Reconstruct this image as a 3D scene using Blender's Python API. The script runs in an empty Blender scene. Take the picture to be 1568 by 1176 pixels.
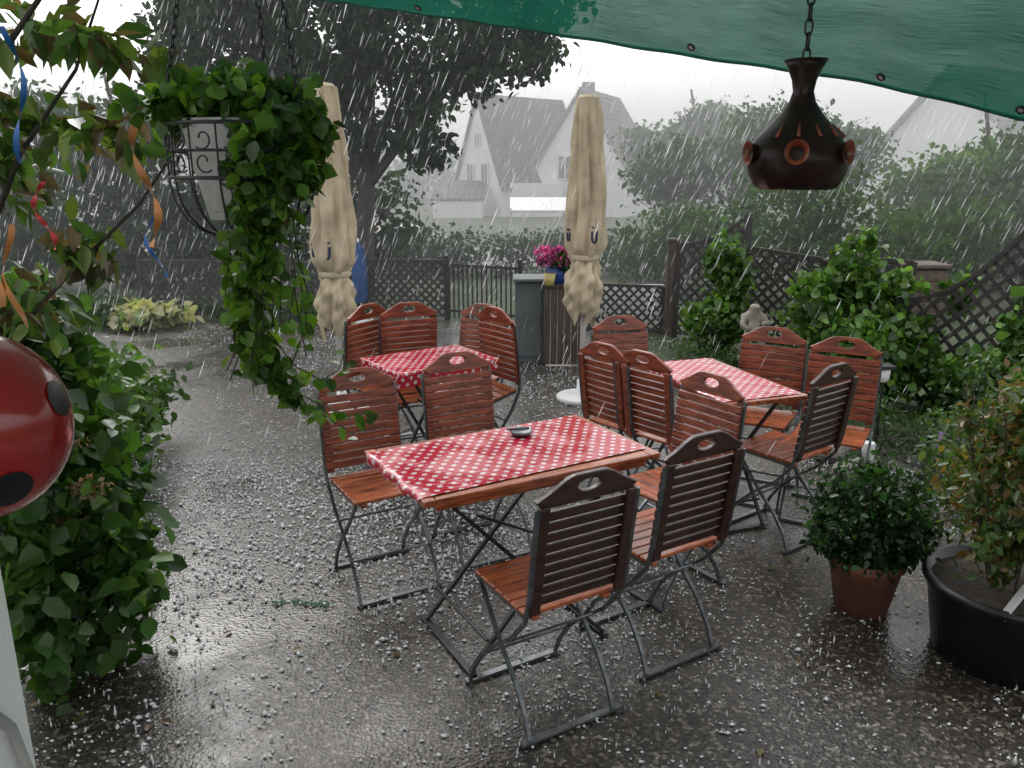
import bpy, math, random
import numpy as np
from mathutils import Vector, Matrix, Euler
random.seed(7); rng=np.random.default_rng(7)
S=bpy.context.scene
S.view_settings.view_transform='Standard'; S.view_settings.look='None'; S.view_settings.exposure=0
COL=S.collection

# ---------------------------------------------------------------- materials
def nd(nt,t,**k):
    n=nt.nodes.new(t)
    for a,b in k.items(): setattr(n,a,b)
    return n
def mat(name,col,rough=.5,metal=0,var=.25,scale=8,bump=0,bscale=60,coat=0,col2=None,stretch=(1,1,1),spec=.5):
    m=bpy.data.materials.new(name); m.use_nodes=True; nt=m.node_tree; p=nt.nodes['Principled BSDF']
    tc=nd(nt,'ShaderNodeTexCoord'); mp=nd(nt,'ShaderNodeMapping'); mp.inputs['Scale'].default_value=stretch
    nt.links.new(tc.outputs['Object'],mp.inputs['Vector'])
    no=nd(nt,'ShaderNodeTexNoise'); no.inputs['Scale'].default_value=scale; no.inputs['Detail'].default_value=6
    nt.links.new(mp.outputs[0],no.inputs['Vector'])
    rp=nd(nt,'ShaderNodeValToRGB'); nt.links.new(no.outputs['Fac'],rp.inputs['Fac'])
    a=[c*(1-var) for c in col]; b=[min(1,c*(1+var)) for c in (col2 or col)]
    rp.color_ramp.elements[0].position=.3; rp.color_ramp.elements[1].position=.7
    rp.color_ramp.elements[0].color=(*a,1); rp.color_ramp.elements[1].color=(*b,1)
    nt.links.new(rp.outputs['Color'],p.inputs['Base Color'])
    p.inputs['Roughness'].default_value=rough; p.inputs['Metallic'].default_value=metal
    p.inputs['Coat Weight'].default_value=coat; p.inputs['Coat Roughness'].default_value=.12
    p.inputs['Specular IOR Level'].default_value=spec
    if bump:
        n2=nd(nt,'ShaderNodeTexNoise'); n2.inputs['Scale'].default_value=bscale; n2.inputs['Detail'].default_value=4
        nt.links.new(mp.outputs[0],n2.inputs['Vector'])
        bp=nd(nt,'ShaderNodeBump'); bp.inputs['Strength'].default_value=bump; bp.inputs['Distance'].default_value=.01
        nt.links.new(n2.outputs['Fac'],bp.inputs['Height']); nt.links.new(bp.outputs[0],p.inputs['Normal'])
    return m
def leafmat(name,rough=.35,trans=.35):
    m=bpy.data.materials.new(name); m.use_nodes=True; nt=m.node_tree; p=nt.nodes['Principled BSDF']; out=nt.nodes['Material Output']
    at=nd(nt,'ShaderNodeAttribute'); at.attribute_name='Col'
    if rough>.5:
        nt.nodes.remove(p); p=nd(nt,'ShaderNodeBsdfDiffuse'); nt.links.new(at.outputs['Color'],p.inputs['Color'])
    else:
        nt.links.new(at.outputs['Color'],p.inputs['Base Color']); p.inputs['Roughness'].default_value=rough
    tr=nd(nt,'ShaderNodeBsdfTranslucent')
    mx=nd(nt,'ShaderNodeMix'); mx.data_type='RGBA'; mx.blend_type='MULTIPLY'; mx.inputs[0].default_value=1
    mx.inputs[7].default_value=(1.6,1.6,.7,1); nt.links.new(at.outputs['Color'],mx.inputs[6]); nt.links.new(mx.outputs[2],tr.inputs['Color'])
    ms=nd(nt,'ShaderNodeMixShader'); ms.inputs[0].default_value=trans
    nt.links.new(p.outputs[0],ms.inputs[1]); nt.links.new(tr.outputs[0],ms.inputs[2]); nt.links.new(ms.outputs[0],out.inputs['Surface'])
    return m

M_leaf=leafmat('leaf_near',.3,.36); M_leaff=leafmat('leaf_far',.6,.3)
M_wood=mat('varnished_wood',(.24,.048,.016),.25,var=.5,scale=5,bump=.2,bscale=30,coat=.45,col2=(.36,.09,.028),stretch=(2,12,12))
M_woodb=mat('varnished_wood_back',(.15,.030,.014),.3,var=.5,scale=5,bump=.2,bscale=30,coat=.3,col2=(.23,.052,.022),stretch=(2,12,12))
M_woodd=mat('shaded_dark_wood',(.026,.011,.008),.28,var=.45,scale=5,bump=.2,bscale=30,coat=.2,col2=(.042,.016,.011),stretch=(2,12,12))  # darker copy for chairs seen from behind, their shade put into the colour
M_iron=mat('galvanised_iron',(.13,.14,.15),.35,metal=.7,var=.35,scale=30)
M_irond=mat('dark_iron',(.03,.03,.032),.4,metal=.3,scale=30)
M_canvas=mat('beige_canvas',(.44,.36,.24),.85,var=.25,scale=5,bump=.3,bscale=25,col2=(.50,.42,.30))
M_white=mat('white_paint',(.7,.7,.69),.45,var=.08,scale=6)
M_plaster=mat('white_plaster',(.82,.82,.81),.8,var=.03,scale=4,bump=.2,bscale=90)
M_navy=mat('navy_print',(.02,.035,.09),.8)
M_bark=mat('bark',(.05,.042,.036),.9,var=.5,scale=6,bump=1,bscale=20,stretch=(1,1,.25))
M_darkwood=mat('dark_stained_wood',(.032,.028,.027),.55,var=.4,scale=8,bump=.3)
M_brownwood=mat('weathered_wood',(.07,.05,.04),.6,var=.4,scale=6,bump=.3,stretch=(8,8,1))
M_glaze=mat('dark_glaze',(.024,.010,.008),.30,var=.5,scale=7,bump=.15,bscale=20,spec=.25)
M_orange=mat('orange_glaze',(.26,.05,.018),.3,var=.6,scale=18,coat=.2)
M_terra=mat('terracotta',(.17,.065,.04),.6,var=.4,scale=9,bump=.2)
M_black=mat('black_plastic',(.012,.013,.015),.35,var=.3,scale=9)
M_red=mat('red_gloss',(.30,.012,.012),.15,var=.15,scale=4,coat=.6)
M_soil=mat('soil',(.04,.03,.022),.9,var=.5,scale=30,bump=1)
M_rock=mat('rock',(.15,.14,.125),.7,var=.4,scale=8,bump=1,bscale=15)
M_roof=mat('roof_tiles',(.085,.058,.053),.75,var=.3,scale=5,bump=.6,bscale=12)
M_roofg=mat('roof_tiles_grey',(.09,.085,.085),.75,var=.3,scale=5,bump=.6,bscale=12)
M_glass=mat('window_glass',(.03,.04,.05),.1,var=.2)
M_grey=mat('grey_metal_panel',(.10,.115,.12),.4,var=.2,scale=4)
M_blue=mat('blue_ceramic',(.02,.05,.22),.3)
M_bcan=mat('blue_canvas',(.03,.08,.22),.8)
M_yel=mat('yellow_ceramic',(.5,.42,.15),.4)
M_stone=mat('pale_stone',(.30,.26,.22),.8,var=.25,scale=20,bump=.5)
M_brick=mat('brick',(.12,.09,.075),.85,var=.4,scale=14,bump=.6)

# ---------------------------------------------------------------- mesh tools
class MB:
    def __init__(s): s.v=[]; s.f=[]; s.m=[]; s.cur=0
    def add(s,v,f):
        o=len(s.v); s.v+= [tuple(x) for x in v]; s.f+=[tuple(i+o for i in q) for q in f]; s.m+=[s.cur]*len(f)
    def box(s,c,sz,R=None):
        h=[x/2 for x in sz]; c=Vector(c); vs=[]
        for z in(-1,1):
            for x,y in((-1,-1),(1,-1),(1,1),(-1,1)):
                p=Vector((x*h[0],y*h[1],z*h[2]))
                if R is not None: p=R@p
                vs.append(c+p)
        s.add(vs,[(3,2,1,0),(4,5,6,7),(0,1,5,4),(1,2,6,5),(2,3,7,6),(3,0,4,7)])
    def beam(s,a,b,w,t,up=(0,0,1)):
        a=Vector(a);b=Vector(b);d=b-a;L=d.length
        if L<1e-6:return
        z=d.normalized();x=z.cross(Vector(up))
        if x.length<1e-4:x=Vector((1,0,0))
        x.normalize();y=z.cross(x)
        s.box((a+b)/2,(w,t,L),Matrix((x,y,z)).transposed())
    def tube(s,pts,r,sides=6,cap=True):
        pts=[Vector(p) for p in pts];n=len(pts)
        rr=r if isinstance(r,(list,tuple)) else [r]*n
        vs=[];ref=Vector((0,0,1))
        prev=None
        for i,p in enumerate(pts):
            d=(pts[min(i+1,n-1)]-pts[max(i-1,0)]).normalized()
            if prev is None:
                x=d.cross(ref)
                if x.length<.05:x=d.cross(Vector((1,0,0)))
            else: x=prev-d*prev.dot(d)
            x.normalize();prev=x;y=d.cross(x)
            for k in range(sides):
                a=2*math.pi*(k+.5)/sides
                vs.append(p+(x*math.cos(a)+y*math.sin(a))*rr[i])
        fs=[]
        for i in range(n-1):
            for k in range(sides):
                k2=(k+1)%sides
                fs.append((i*sides+k,i*sides+k2,(i+1)*sides+k2,(i+1)*sides+k))
        if cap: fs+= [tuple(range(sides-1,-1,-1)),tuple((n-1)*sides+k for k in range(sides))]
        s.add(vs,fs)
    def lathe(s,prof,seg=24,c=(0,0,0),fn=None):
        vs=[];n=len(prof)
        for i,(r,z) in enumerate(prof):
            for k in range(seg):
                a=2*math.pi*k/seg; q=r
                if fn:q=fn(r,z,a)
                vs.append((c[0]+q*math.cos(a),c[1]+q*math.sin(a),c[2]+z))
        s.add(vs,[(i*seg+k,i*seg+(k+1)%seg,(i+1)*seg+(k+1)%seg,(i+1)*seg+k) for i in range(n-1) for k in range(seg)])
    def ell(s,c,r,seg=12,R=None):
        vs=[];n=seg//2+1
        for i in range(n+1):
            ph=-math.pi/2+math.pi*i/n
            for k in range(seg):
                a=2*math.pi*k/seg
                p=Vector((r[0]*math.cos(ph)*math.cos(a),r[1]*math.cos(ph)*math.sin(a),r[2]*math.sin(ph)))
                if R is not None:p=R@p
                vs.append(Vector(c)+p)
        s.add(vs,[(i*seg+k,i*seg+(k+1)%seg,(i+1)*seg+(k+1)%seg,(i+1)*seg+k) for i in range(n) for k in range(seg)])
    def mesh(s,name,mats,smooth=False):
        me=bpy.data.meshes.new(name); me.from_pydata(s.v,[],s.f)
        for m in mats: me.materials.append(m)
        me.polygons.foreach_set('material_index',s.m)
        if smooth: me.polygons.foreach_set('use_smooth',[True]*len(s.f))
        me.update(); return me
def obj(name,me,parent=None,loc=(0,0,0),rz=0,bevel=0):
    o=bpy.data.objects.new(name,me); COL.objects.link(o); o.location=loc; o.rotation_euler=(0,0,rz)
    if parent: o.parent=parent
    if bevel:
        b=o.modifiers.new('b','BEVEL'); b.width=bevel; b.segments=1; b.limit_method='ANGLE'
    return o
def empty(name,loc=(0,0,0),rz=0):
    o=bpy.data.objects.new(name,None); COL.objects.link(o); o.location=loc; o.rotation_euler=(0,0,rz); o.empty_display_size=.1; return o

T6=np.array([(0,0,0),(.30,.28,.07),(.27,.62,.05),(0,1,-.06),(-.27,.62,.05),(-.30,.28,.07)])
def leafmesh(name,P,size,cols,m,aspect=1.,up=.6,droop=.3,parent=None,out=None):
    N=len(P); P=np.asarray(P)
    n=rng.normal(size=(N,3)); n/=np.linalg.norm(n,axis=1,keepdims=True)
    n[:,2]=n[:,2]*.8+up
    if out is not None: n+=out
    n/=np.linalg.norm(n,axis=1,keepdims=True)
    d=rng.normal(size=(N,3)); d[:,2]-=droop*2
    d-=n*np.sum(d*n,axis=1,keepdims=True); d/=np.linalg.norm(d,axis=1,keepdims=True)
    c=np.cross(d,n)
    T=T6.copy(); T[:,0]*=aspect
    sz=np.asarray(size).reshape(-1,1,1)*np.ones((N,1,1))
    V=P[:,None,:]+sz*(T[None,:,0:1]*c[:,None,:]+T[None,:,1:2]*d[:,None,:]+T[None,:,2:3]*n[:,None,:])
    V=V.reshape(-1,3)
    me=bpy.data.meshes.new(name); me.vertices.add(6*N); me.vertices.foreach_set('co',V.ravel())
    b=(np.arange(N)*6)[:,None]; F=np.concatenate([b+np.array([[0,1,2,3]]),b+np.array([[0,3,4,5]])],axis=1).ravel()
    me.loops.add(8*N); me.loops.foreach_set('vertex_index',F)
    me.polygons.add(2*N); me.polygons.foreach_set('loop_start',np.arange(2*N)*4); me.polygons.foreach_set('loop_total',np.full(2*N,4))
    me.update(calc_edges=True)
    ca=me.color_attributes.new('Col','FLOAT_COLOR','POINT')
    C=np.ones((6*N,4)); C[:,:3]=np.repeat(cols,6,axis=0); ca.data.foreach_set('color',C.ravel())
    me.materials.append(m)
    return obj(name,me,parent)
def clumps(spec,n,sub=30,sig=.2,flat=False):
    w=np.array([c[3]*c[4]*c[5] for c in spec])**.7; w/=w.sum()
    P=[];B=[]
    for c,wi in zip(spec,w):
        k=max(3,int(sub*wi*len(spec))); m=int(n*wi)
        q=rng.normal(size=(k,3)); q/=np.linalg.norm(q,axis=1,keepdims=True); q*=rng.uniform(.35,1.0,size=(k,1))**.6
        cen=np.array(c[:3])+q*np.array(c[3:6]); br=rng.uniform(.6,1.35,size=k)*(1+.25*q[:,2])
        ss=rng.uniform(.6,1.4,size=k)
        i=rng.integers(0,k,size=m)
        P.append(cen[i]+rng.normal(size=(m,3))*np.array(c[3:6])*sig*ss[i][:,None]); B.append(br[i])
    return np.concatenate(P),np.concatenate(B)
def foliage(name,spec,n,size,pal,m=None,sub=30,sig=.2,aspect=1.,up=.6,droop=.3,parent=None,zmin=.02):
    P,B=clumps(spec,n,sub,sig); k=P[:,2]>zmin; P=P[k];B=B[k]
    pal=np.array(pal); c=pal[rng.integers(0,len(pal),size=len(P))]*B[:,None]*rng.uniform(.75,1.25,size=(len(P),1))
    return leafmesh(name,P,size*rng.uniform(.6,1.3,size=len(P)),c,m or M_leaf,aspect,up,droop,parent)
G_dark=[(.022,.046,.019),(.027,.056,.023),(.034,.065,.026)]
G_mid=[(.034,.080,.020),(.046,.098,.025),(.026,.062,.017),(.06,.108,.030)]
G_ivy=[(.05,.115,.015),(.075,.17,.02),(.12,.23,.03),(.035,.085,.014)]
G_lite=[(.06,.13,.030),(.082,.155,.040),(.046,.10,.025)]

# ---------------------------------------------------------------- camera / world / sun
H=1.7
cam=bpy.data.cameras.new('camera'); co=bpy.data.objects.new('camera',cam); COL.objects.link(co)
co.location=(0,0,H); co.rotation_euler=(math.radians(90-14.8),0,0); cam.sensor_width=36; cam.lens=36*1224/1568; cam.clip_start=.05; cam.clip_end=600
S.camera=co
SAZ,SEL=math.radians(-20),math.radians(40)
w=bpy.data.worlds.new('World'); S.world=w; w.use_nodes=True; nt=w.node_tree; bg=nt.nodes['Background']
sk=nd(nt,'ShaderNodeTexSky',sky_type='NISHITA'); sk.sun_disc=False; sk.sun_elevation=SEL; sk.sun_rotation=SAZ
sk.air_density=1.2; sk.dust_density=6; sk.ozone_density=1
hs=nd(nt,'ShaderNodeHueSaturation'); hs.inputs['Saturation'].default_value=.10; hs.inputs['Value'].default_value=2.3
nt.links.new(sk.outputs[0],hs.inputs['Color'])
cb=nd(nt,'ShaderNodeMix'); cb.data_type='RGBA'; cb.inputs[0].default_value=.6; cb.inputs[7].default_value=(8.6,8.8,9.0,1)
nt.links.new(hs.outputs[0],cb.inputs[6]); nt.links.new(cb.outputs[2],bg.inputs['Color']); bg.inputs['Strength'].default_value=.15
sl=bpy.data.lights.new('sun','SUN'); sl.energy=.6; sl.angle=math.radians(40); sl.color=(1,.97,.93)
so=bpy.data.objects.new('sun',sl); COL.objects.link(so)
dv=Vector((math.sin(SAZ)*math.cos(SEL),math.cos(SAZ)*math.cos(SEL),math.sin(SEL)))
so.rotation_euler=dv.to_track_quat('Z','Y').to_euler()

# ---------------------------------------------------------------- ground
def plane(name,x0,x1,y0,y1,z,m):
    me=bpy.data.meshes.new(name); me.from_pydata([(x0,y0,z),(x1,y0,z),(x1,y1,z),(x0,y1,z)],[],[(0,1,2,3)]); me.materials.append(m); return obj(name,me)
M_terr=mat('terrain_grass',(.05,.07,.03),.9,var=.5,scale=2,bump=1,bscale=10)
plane('ground',-200,200,-100,400,-.004,M_terr)
def terracemat():
    m=bpy.data.materials.new('wet_gravel'); m.use_nodes=True; nt=m.node_tree; p=nt.nodes['Principled BSDF']; L=nt.links.new
    tc=nd(nt,'ShaderNodeTexCoord')
    v=nd(nt,'ShaderNodeTexVoronoi'); v.inputs['Scale'].default_value=85; L(tc.outputs['Object'],v.inputs['Vector'])
    sp=nd(nt,'ShaderNodeSeparateColor'); L(v.outputs['Color'],sp.inputs[0])
    r=nd(nt,'ShaderNodeValToRGB'); L(sp.outputs[0],r.inputs[0]); e=r.color_ramp.elements
    e[0].color=(.011,.010,.009,1); e[1].color=(.22,.205,.185,1); e[1].position=1
    for pos,c in((.45,(.026,.023,.019,1)),(.8,(.062,.055,.046,1))):
        q=e.new(pos); q.color=c
    nb=nd(nt,'ShaderNodeTexNoise'); nb.inputs['Scale'].default_value=.55; nb.inputs['Detail'].default_value=4; L(tc.outputs['Object'],nb.inputs['Vector'])
    rb=nd(nt,'ShaderNodeValToRGB'); L(nb.outputs['Fac'],rb.inputs[0]); rb.color_ramp.elements[0].position=.38; rb.color_ramp.elements[1].position=.62
    rb.color_ramp.elements[0].color=(.9,.76,.62,1); rb.color_ramp.elements[1].color=(1.02,1.03,1.04,1)
    mb_=nd(nt,'ShaderNodeMix'); mb_.data_type='RGBA'; mb_.blend_type='MULTIPLY'; mb_.inputs[0].default_value=1; L(r.outputs[0],mb_.inputs[6]); L(rb.outputs[0],mb_.inputs[7])
    n1=nd(nt,'ShaderNodeTexNoise'); n1.inputs['Scale'].default_value=.9; n1.inputs['Detail'].default_value=5; n1.inputs['Roughness'].default_value=.65; L(tc.outputs['Object'],n1.inputs['Vector'])
    pr=nd(nt,'ShaderNodeValToRGB'); L(n1.outputs['Fac'],pr.inputs[0]); pr.color_ramp.elements[0].position=.46; pr.color_ramp.elements[1].position=.62
    mx=nd(nt,'ShaderNodeMix'); mx.data_type='RGBA'; mx.inputs[7].default_value=(.045,.043,.040,1); L(mb_.outputs[2],mx.inputs[6])
    ml=nd(nt,'ShaderNodeMath',operation='MULTIPLY'); ml.inputs[1].default_value=.4; L(pr.outputs[0],ml.inputs[0]); L(ml.outputs[0],mx.inputs[0])
    L(mx.outputs[2],p.inputs['Base Color'])
    mr=nd(nt,'ShaderNodeMapRange'); L(pr.outputs[0],mr.inputs[0]); mr.inputs[3].default_value=.45; mr.inputs[4].default_value=.15; L(mr.outputs[0],p.inputs['Roughness'])
    p.inputs['Specular IOR Level'].default_value=.55
    n2=nd(nt,'ShaderNodeTexNoise'); n2.inputs['Scale'].default_value=60; n2.inputs['Detail'].default_value=5; L(tc.outputs['Object'],n2.inputs['Vector'])
    ad=nd(nt,'ShaderNodeMath',operation='ADD'); L(v.outputs['Distance'],ad.inputs[0]); L(n2.outputs['Fac'],ad.inputs[1])
    bs=nd(nt,'ShaderNodeMapRange'); L(pr.outputs[0],bs.inputs[0]); bs.inputs[3].default_value=.4; bs.inputs[4].default_value=.16
    bp=nd(nt,'ShaderNodeBump'); bp.inputs['Distance'].default_value=.005; L(bs.outputs[0],bp.inputs['Strength']); L(ad.outputs[0],bp.inputs['Height'])
    L(bp.outputs[0],p.inputs['Normal'])
    return m
me=bpy.data.meshes.new('terrace'); me.from_pydata([(-6,-3,0),(5,-3,0),(5,4,0),(2.4,5.3,0),(1.3,7.6,0),(1.2,9.3,0),(-3.2,9.3,0),(-6,8.5,0)],[],[tuple(range(8))]); me.materials.append(terracemat()); obj('terrace_pavement',me)
plane('lane',-60,60,15,19,0,mat('wet_asphalt',(.06,.06,.06),.3,scale=3))

# hail / rain splashes on the ground
def hail():
    N1,N2=46000,66000
    P=np.concatenate([np.c_[rng.uniform(-2.6,2.8,N1),rng.uniform(1.2,4.6,N1)],np.c_[rng.uniform(-3.6,2.4,N2),rng.uniform(3.0,9.2,N2)]])
    nz=np.sin(P[:,0]*3.1+1)+np.sin(P[:,1]*2.3+P[:,0]*1.7)+np.sin(P[:,0]*7-P[:,1]*5)*.7+np.sin(P[:,0]*17+P[:,1]*13)*.6+np.sin(P[:,0]*29-P[:,1]*23)*.5
    boost=np.exp(-((P[:,0]+.85)/1.0)**2-((P[:,1]-3.4)/1.2)**2)
    nz+=3.0*boost-.6*(P[:,0]>1.2)-.6*(P[:,1]<2.0)
    k=rng.uniform(-1.4,4.6,len(P))<nz; P=P[k]; boost=boost[k]; N=len(P)
    s=rng.uniform(.0014,.0052,N)*rng.choice([1,1,1,1,1.6],N)*(1+.35*boost); vz=np.where(rng.random(N)<.25,rng.uniform(1.6,3.6,N),rng.uniform(.6,1.3,N))
    o=np.array([(1,0,0),(0,1,0),(-1,0,0),(0,-1,0),(0,0,1),(0,0,-1)])
    wx=np.where(vz>1.5,.5,rng.uniform(.8,1.8,N))
    V=np.zeros((N,6,3)); V[:,:,0]=P[:,0:1]+s[:,None]*o[:,0]*wx[:,None]; V[:,:,1]=P[:,1:2]+s[:,None]*o[:,1]; V[:,:,2]=s[:,None]*.8*np.maximum(vz,1)[:,None]+s[:,None]*o[:,2]*vz[:,None]
    me=bpy.data.meshes.new('hailstones'); F=np.array([(0,1,4),(1,2,4),(2,3,4),(3,0,4),(1,0,5),(2,1,5),(3,2,5),(0,3,5)])
    FF=(np.arange(N)*6)[:,None,None]+F[None]; me.vertices.add(N*6); me.vertices.foreach_set('co',V.ravel()); me.loops.add(N*24); me.loops.foreach_set('vertex_index',FF.ravel())
    me.polygons.add(N*8); me.polygons.foreach_set('loop_start',np.arange(N*8)*3); me.polygons.foreach_set('loop_total',np.full(N*8,3)); me.polygons.foreach_set('use_smooth',np.ones(N*8,bool)); me.update(calc_edges=True)
    m=bpy.data.materials.new('ice'); m.use_nodes=True; p=m.node_tree.nodes['Principled BSDF']; p.inputs['Base Color'].default_value=(.70,.72,.73,1); p.inputs['Roughness'].default_value=.25
    me.materials.append(m); obj('hailstones',me)
hail()
# rain
def rain():
    N=17000
    P=np.c_[rng.uniform(-8.5,9,N),2.8+11.5*rng.random(N)**.8,rng.uniform(0.05,5.2,N)]
    L=rng.uniform(.04,.15,N)*(.6+P[:,1]/10); wd=rng.uniform(.0006,.0020,N)*(.5+P[:,1]/6)
    d=np.c_[.40+rng.normal(0,.07,N),rng.normal(0,.07,N),np.ones(N)]; d/=np.linalg.norm(d,axis=1,keepdims=True)
    a=rng.uniform(0,math.pi,N); sx=np.c_[np.cos(a)*.6+.5,np.sin(a)*.5,np.zeros(N)]
    V=np.zeros((N,6,3)); h=d*L[:,None]/2; s=sx*wd[:,None]
    V[:,0]=P-h;V[:,1]=P-h*.3+s;V[:,2]=P+h*.3+s;V[:,3]=P+h;V[:,4]=P+h*.3-s;V[:,5]=P-h*.3-s
    me=bpy.data.meshes.new('rain'); me.vertices.add(6*N); me.vertices.foreach_set('co',V.ravel()); me.loops.add(6*N); me.loops.foreach_set('vertex_index',np.arange(6*N))
    me.polygons.add(N); me.polygons.foreach_set('loop_start',np.arange(N)*6); me.polygons.foreach_set('loop_total',np.full(N,6)); me.update(calc_edges=True)
    m=bpy.data.materials.new('rain_water'); m.use_nodes=True; nt=m.node_tree; nt.nodes.remove(nt.nodes['Principled BSDF'])
    b=nd(nt,'ShaderNodeBsdfTranslucent'); c=nd(nt,'ShaderNodeBsdfDiffuse'); b.inputs[0].default_value=(.9,.91,.92,1); c.inputs[0].default_value=(.9,.91,.92,1)
    m1=nd(nt,'ShaderNodeMixShader')
    nt.links.new(b.outputs[0],m1.inputs[1]); nt.links.new(c.outputs[0],m1.inputs[2]); nt.links.new(m1.outputs[0],nt.nodes['Material Output'].inputs[0])
    me.materials.append(m); obj('rain',me)
rain()
# mist volume of the downpour
mb=MB(); mb.box((0,43.5,3.5),(110,71.6,8)); me=mb.mesh('rain_mist',[])
m=bpy.data.materials.new('rain_mist'); m.use_nodes=True; nt=m.node_tree; nt.nodes.remove(nt.nodes['Principled BSDF'])
vs=nd(nt,'ShaderNodeVolumeScatter'); vs.inputs['Color'].default_value=(.98,.99,1,1); vs.inputs['Density'].default_value=.026; nt.links.new(vs.outputs[0],nt.nodes['Material Output'].inputs['Volume'])
me.materials.append(m); obj('rain_mist',me)

# ---------------------------------------------------------------- chairs
def chair_meshes():
    st=MB()
    for i in range(7): st.box((0,-.145+i*.047,.435),(.335,.042,.014))
    for x in(-.13,.13): st.box((x,-.003,.42),(.028,.33,.016))
    seat=st.mesh('seat',[M_wood])
    U=Vector((0,-.14,.99)).normalized(); Nn=U.cross(Vector((1,0,0))).normalized(); O=Vector((0,-.19,.465))
    R=Matrix((Vector((1,0,0)),Nn,U)).transposed()
    def back(name,m):
        bk=MB()
        for i in range(9): bk.box(O+U*(.018+i*.0355)+Nn*(.011),(.345,.012,.0315),R)
        for x in(-.152,.152): bk.box(O+U*.165-Nn*.004+Vector((x,0,0)),(.034,.016,.36),R)
        def inside(x,h):
            if h<0 or abs(x)>.176:return False
            t=abs(x)/.176
            return h<(.088 if t<.25 else .03+.058*(.5+.5*math.cos(math.pi*(t-.25)/.75)))
        n=40; outer=[];inner=[]; cy=.05
        for k in range(n):
            a=2*math.pi*k/n; r=.02
            while inside(r*math.cos(a),cy+r*math.sin(a)): r+=.001
            outer.append((r*math.cos(a),cy+r*math.sin(a))); inner.append((.040*math.cos(a),cy+.019*math.sin(a)))
        B=O+U*.335; vs=[]
        for th in(.0,.018):
            for ring in(outer,inner):
                for x,h in ring: vs.append(B+Vector((x,0,0))+U*h+Nn*th)
        fs=[]
        for k in range(n):
            j=(k+1)%n
            fs+=[(k,j,n+j,n+k),(2*n+k,3*n+k,3*n+j,2*n+j),(k,2*n+k,2*n+j,j),(n+k,n+j,3*n+j,3*n+k)]
        bk.add(vs,fs); return bk.mesh(name,[m])
    fr=MB()
    post=[(-.242,.80),(-.20,.50),(-.175,.42),(-.10,.33),(.02,.235),(.10,.16),(.155,.08),(.185,.012)]
    leg=[(.145,.425),(.09,.36),(-.01,.245),(-.09,.17),(-.15,.085),(-.18,.012)]
    for sx in(-1,1):
        fr.tube([(sx*.174,y,z) for y,z in post],.0085,4); fr.tube([(sx*.158,y,z) for y,z in leg],.0085,4)
        fr.beam((sx*.158,-.16,.424),(sx*.158,.15,.424),.006,.022)
    fr.beam((-.19,.187,.010),(.19,.187,.010),.024,.008); fr.beam((-.19,-.182,.010),(.19,-.182,.010),.024,.008)
    fr.tube([(-.17,-.05,.285),(.17,-.05,.285)],.005,6); fr.tube([(-.17,.1,.16),(.17,.1,.16)],.005,6)
    return seat,back('backrest',M_woodb),back('backrest_dark',M_woodd),fr.mesh('iron_frame',[M_iron])
CM=chair_meshes()
def chair(x,y,fx,fy,dark=0,tilt=0):
    e=empty('folding_garden_chair',(x,y,.187*math.sin(tilt)),math.atan2(-fx,fy)); e.rotation_euler[0]=-tilt
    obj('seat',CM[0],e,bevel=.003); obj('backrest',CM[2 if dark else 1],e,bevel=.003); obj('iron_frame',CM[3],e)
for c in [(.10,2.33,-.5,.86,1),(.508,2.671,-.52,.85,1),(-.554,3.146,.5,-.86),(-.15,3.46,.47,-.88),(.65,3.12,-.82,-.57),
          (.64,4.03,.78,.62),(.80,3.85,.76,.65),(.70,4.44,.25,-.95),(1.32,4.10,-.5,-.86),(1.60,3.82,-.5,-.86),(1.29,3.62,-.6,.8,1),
          (-.60,4.66,.40,-.92,0,.24),(-.12,4.50,-.80,-.6,0,.24),(-.3,4.9,-.5,-.85),(-.82,4.62,.85,-.5,0,.24)]: chair(*c)

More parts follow.
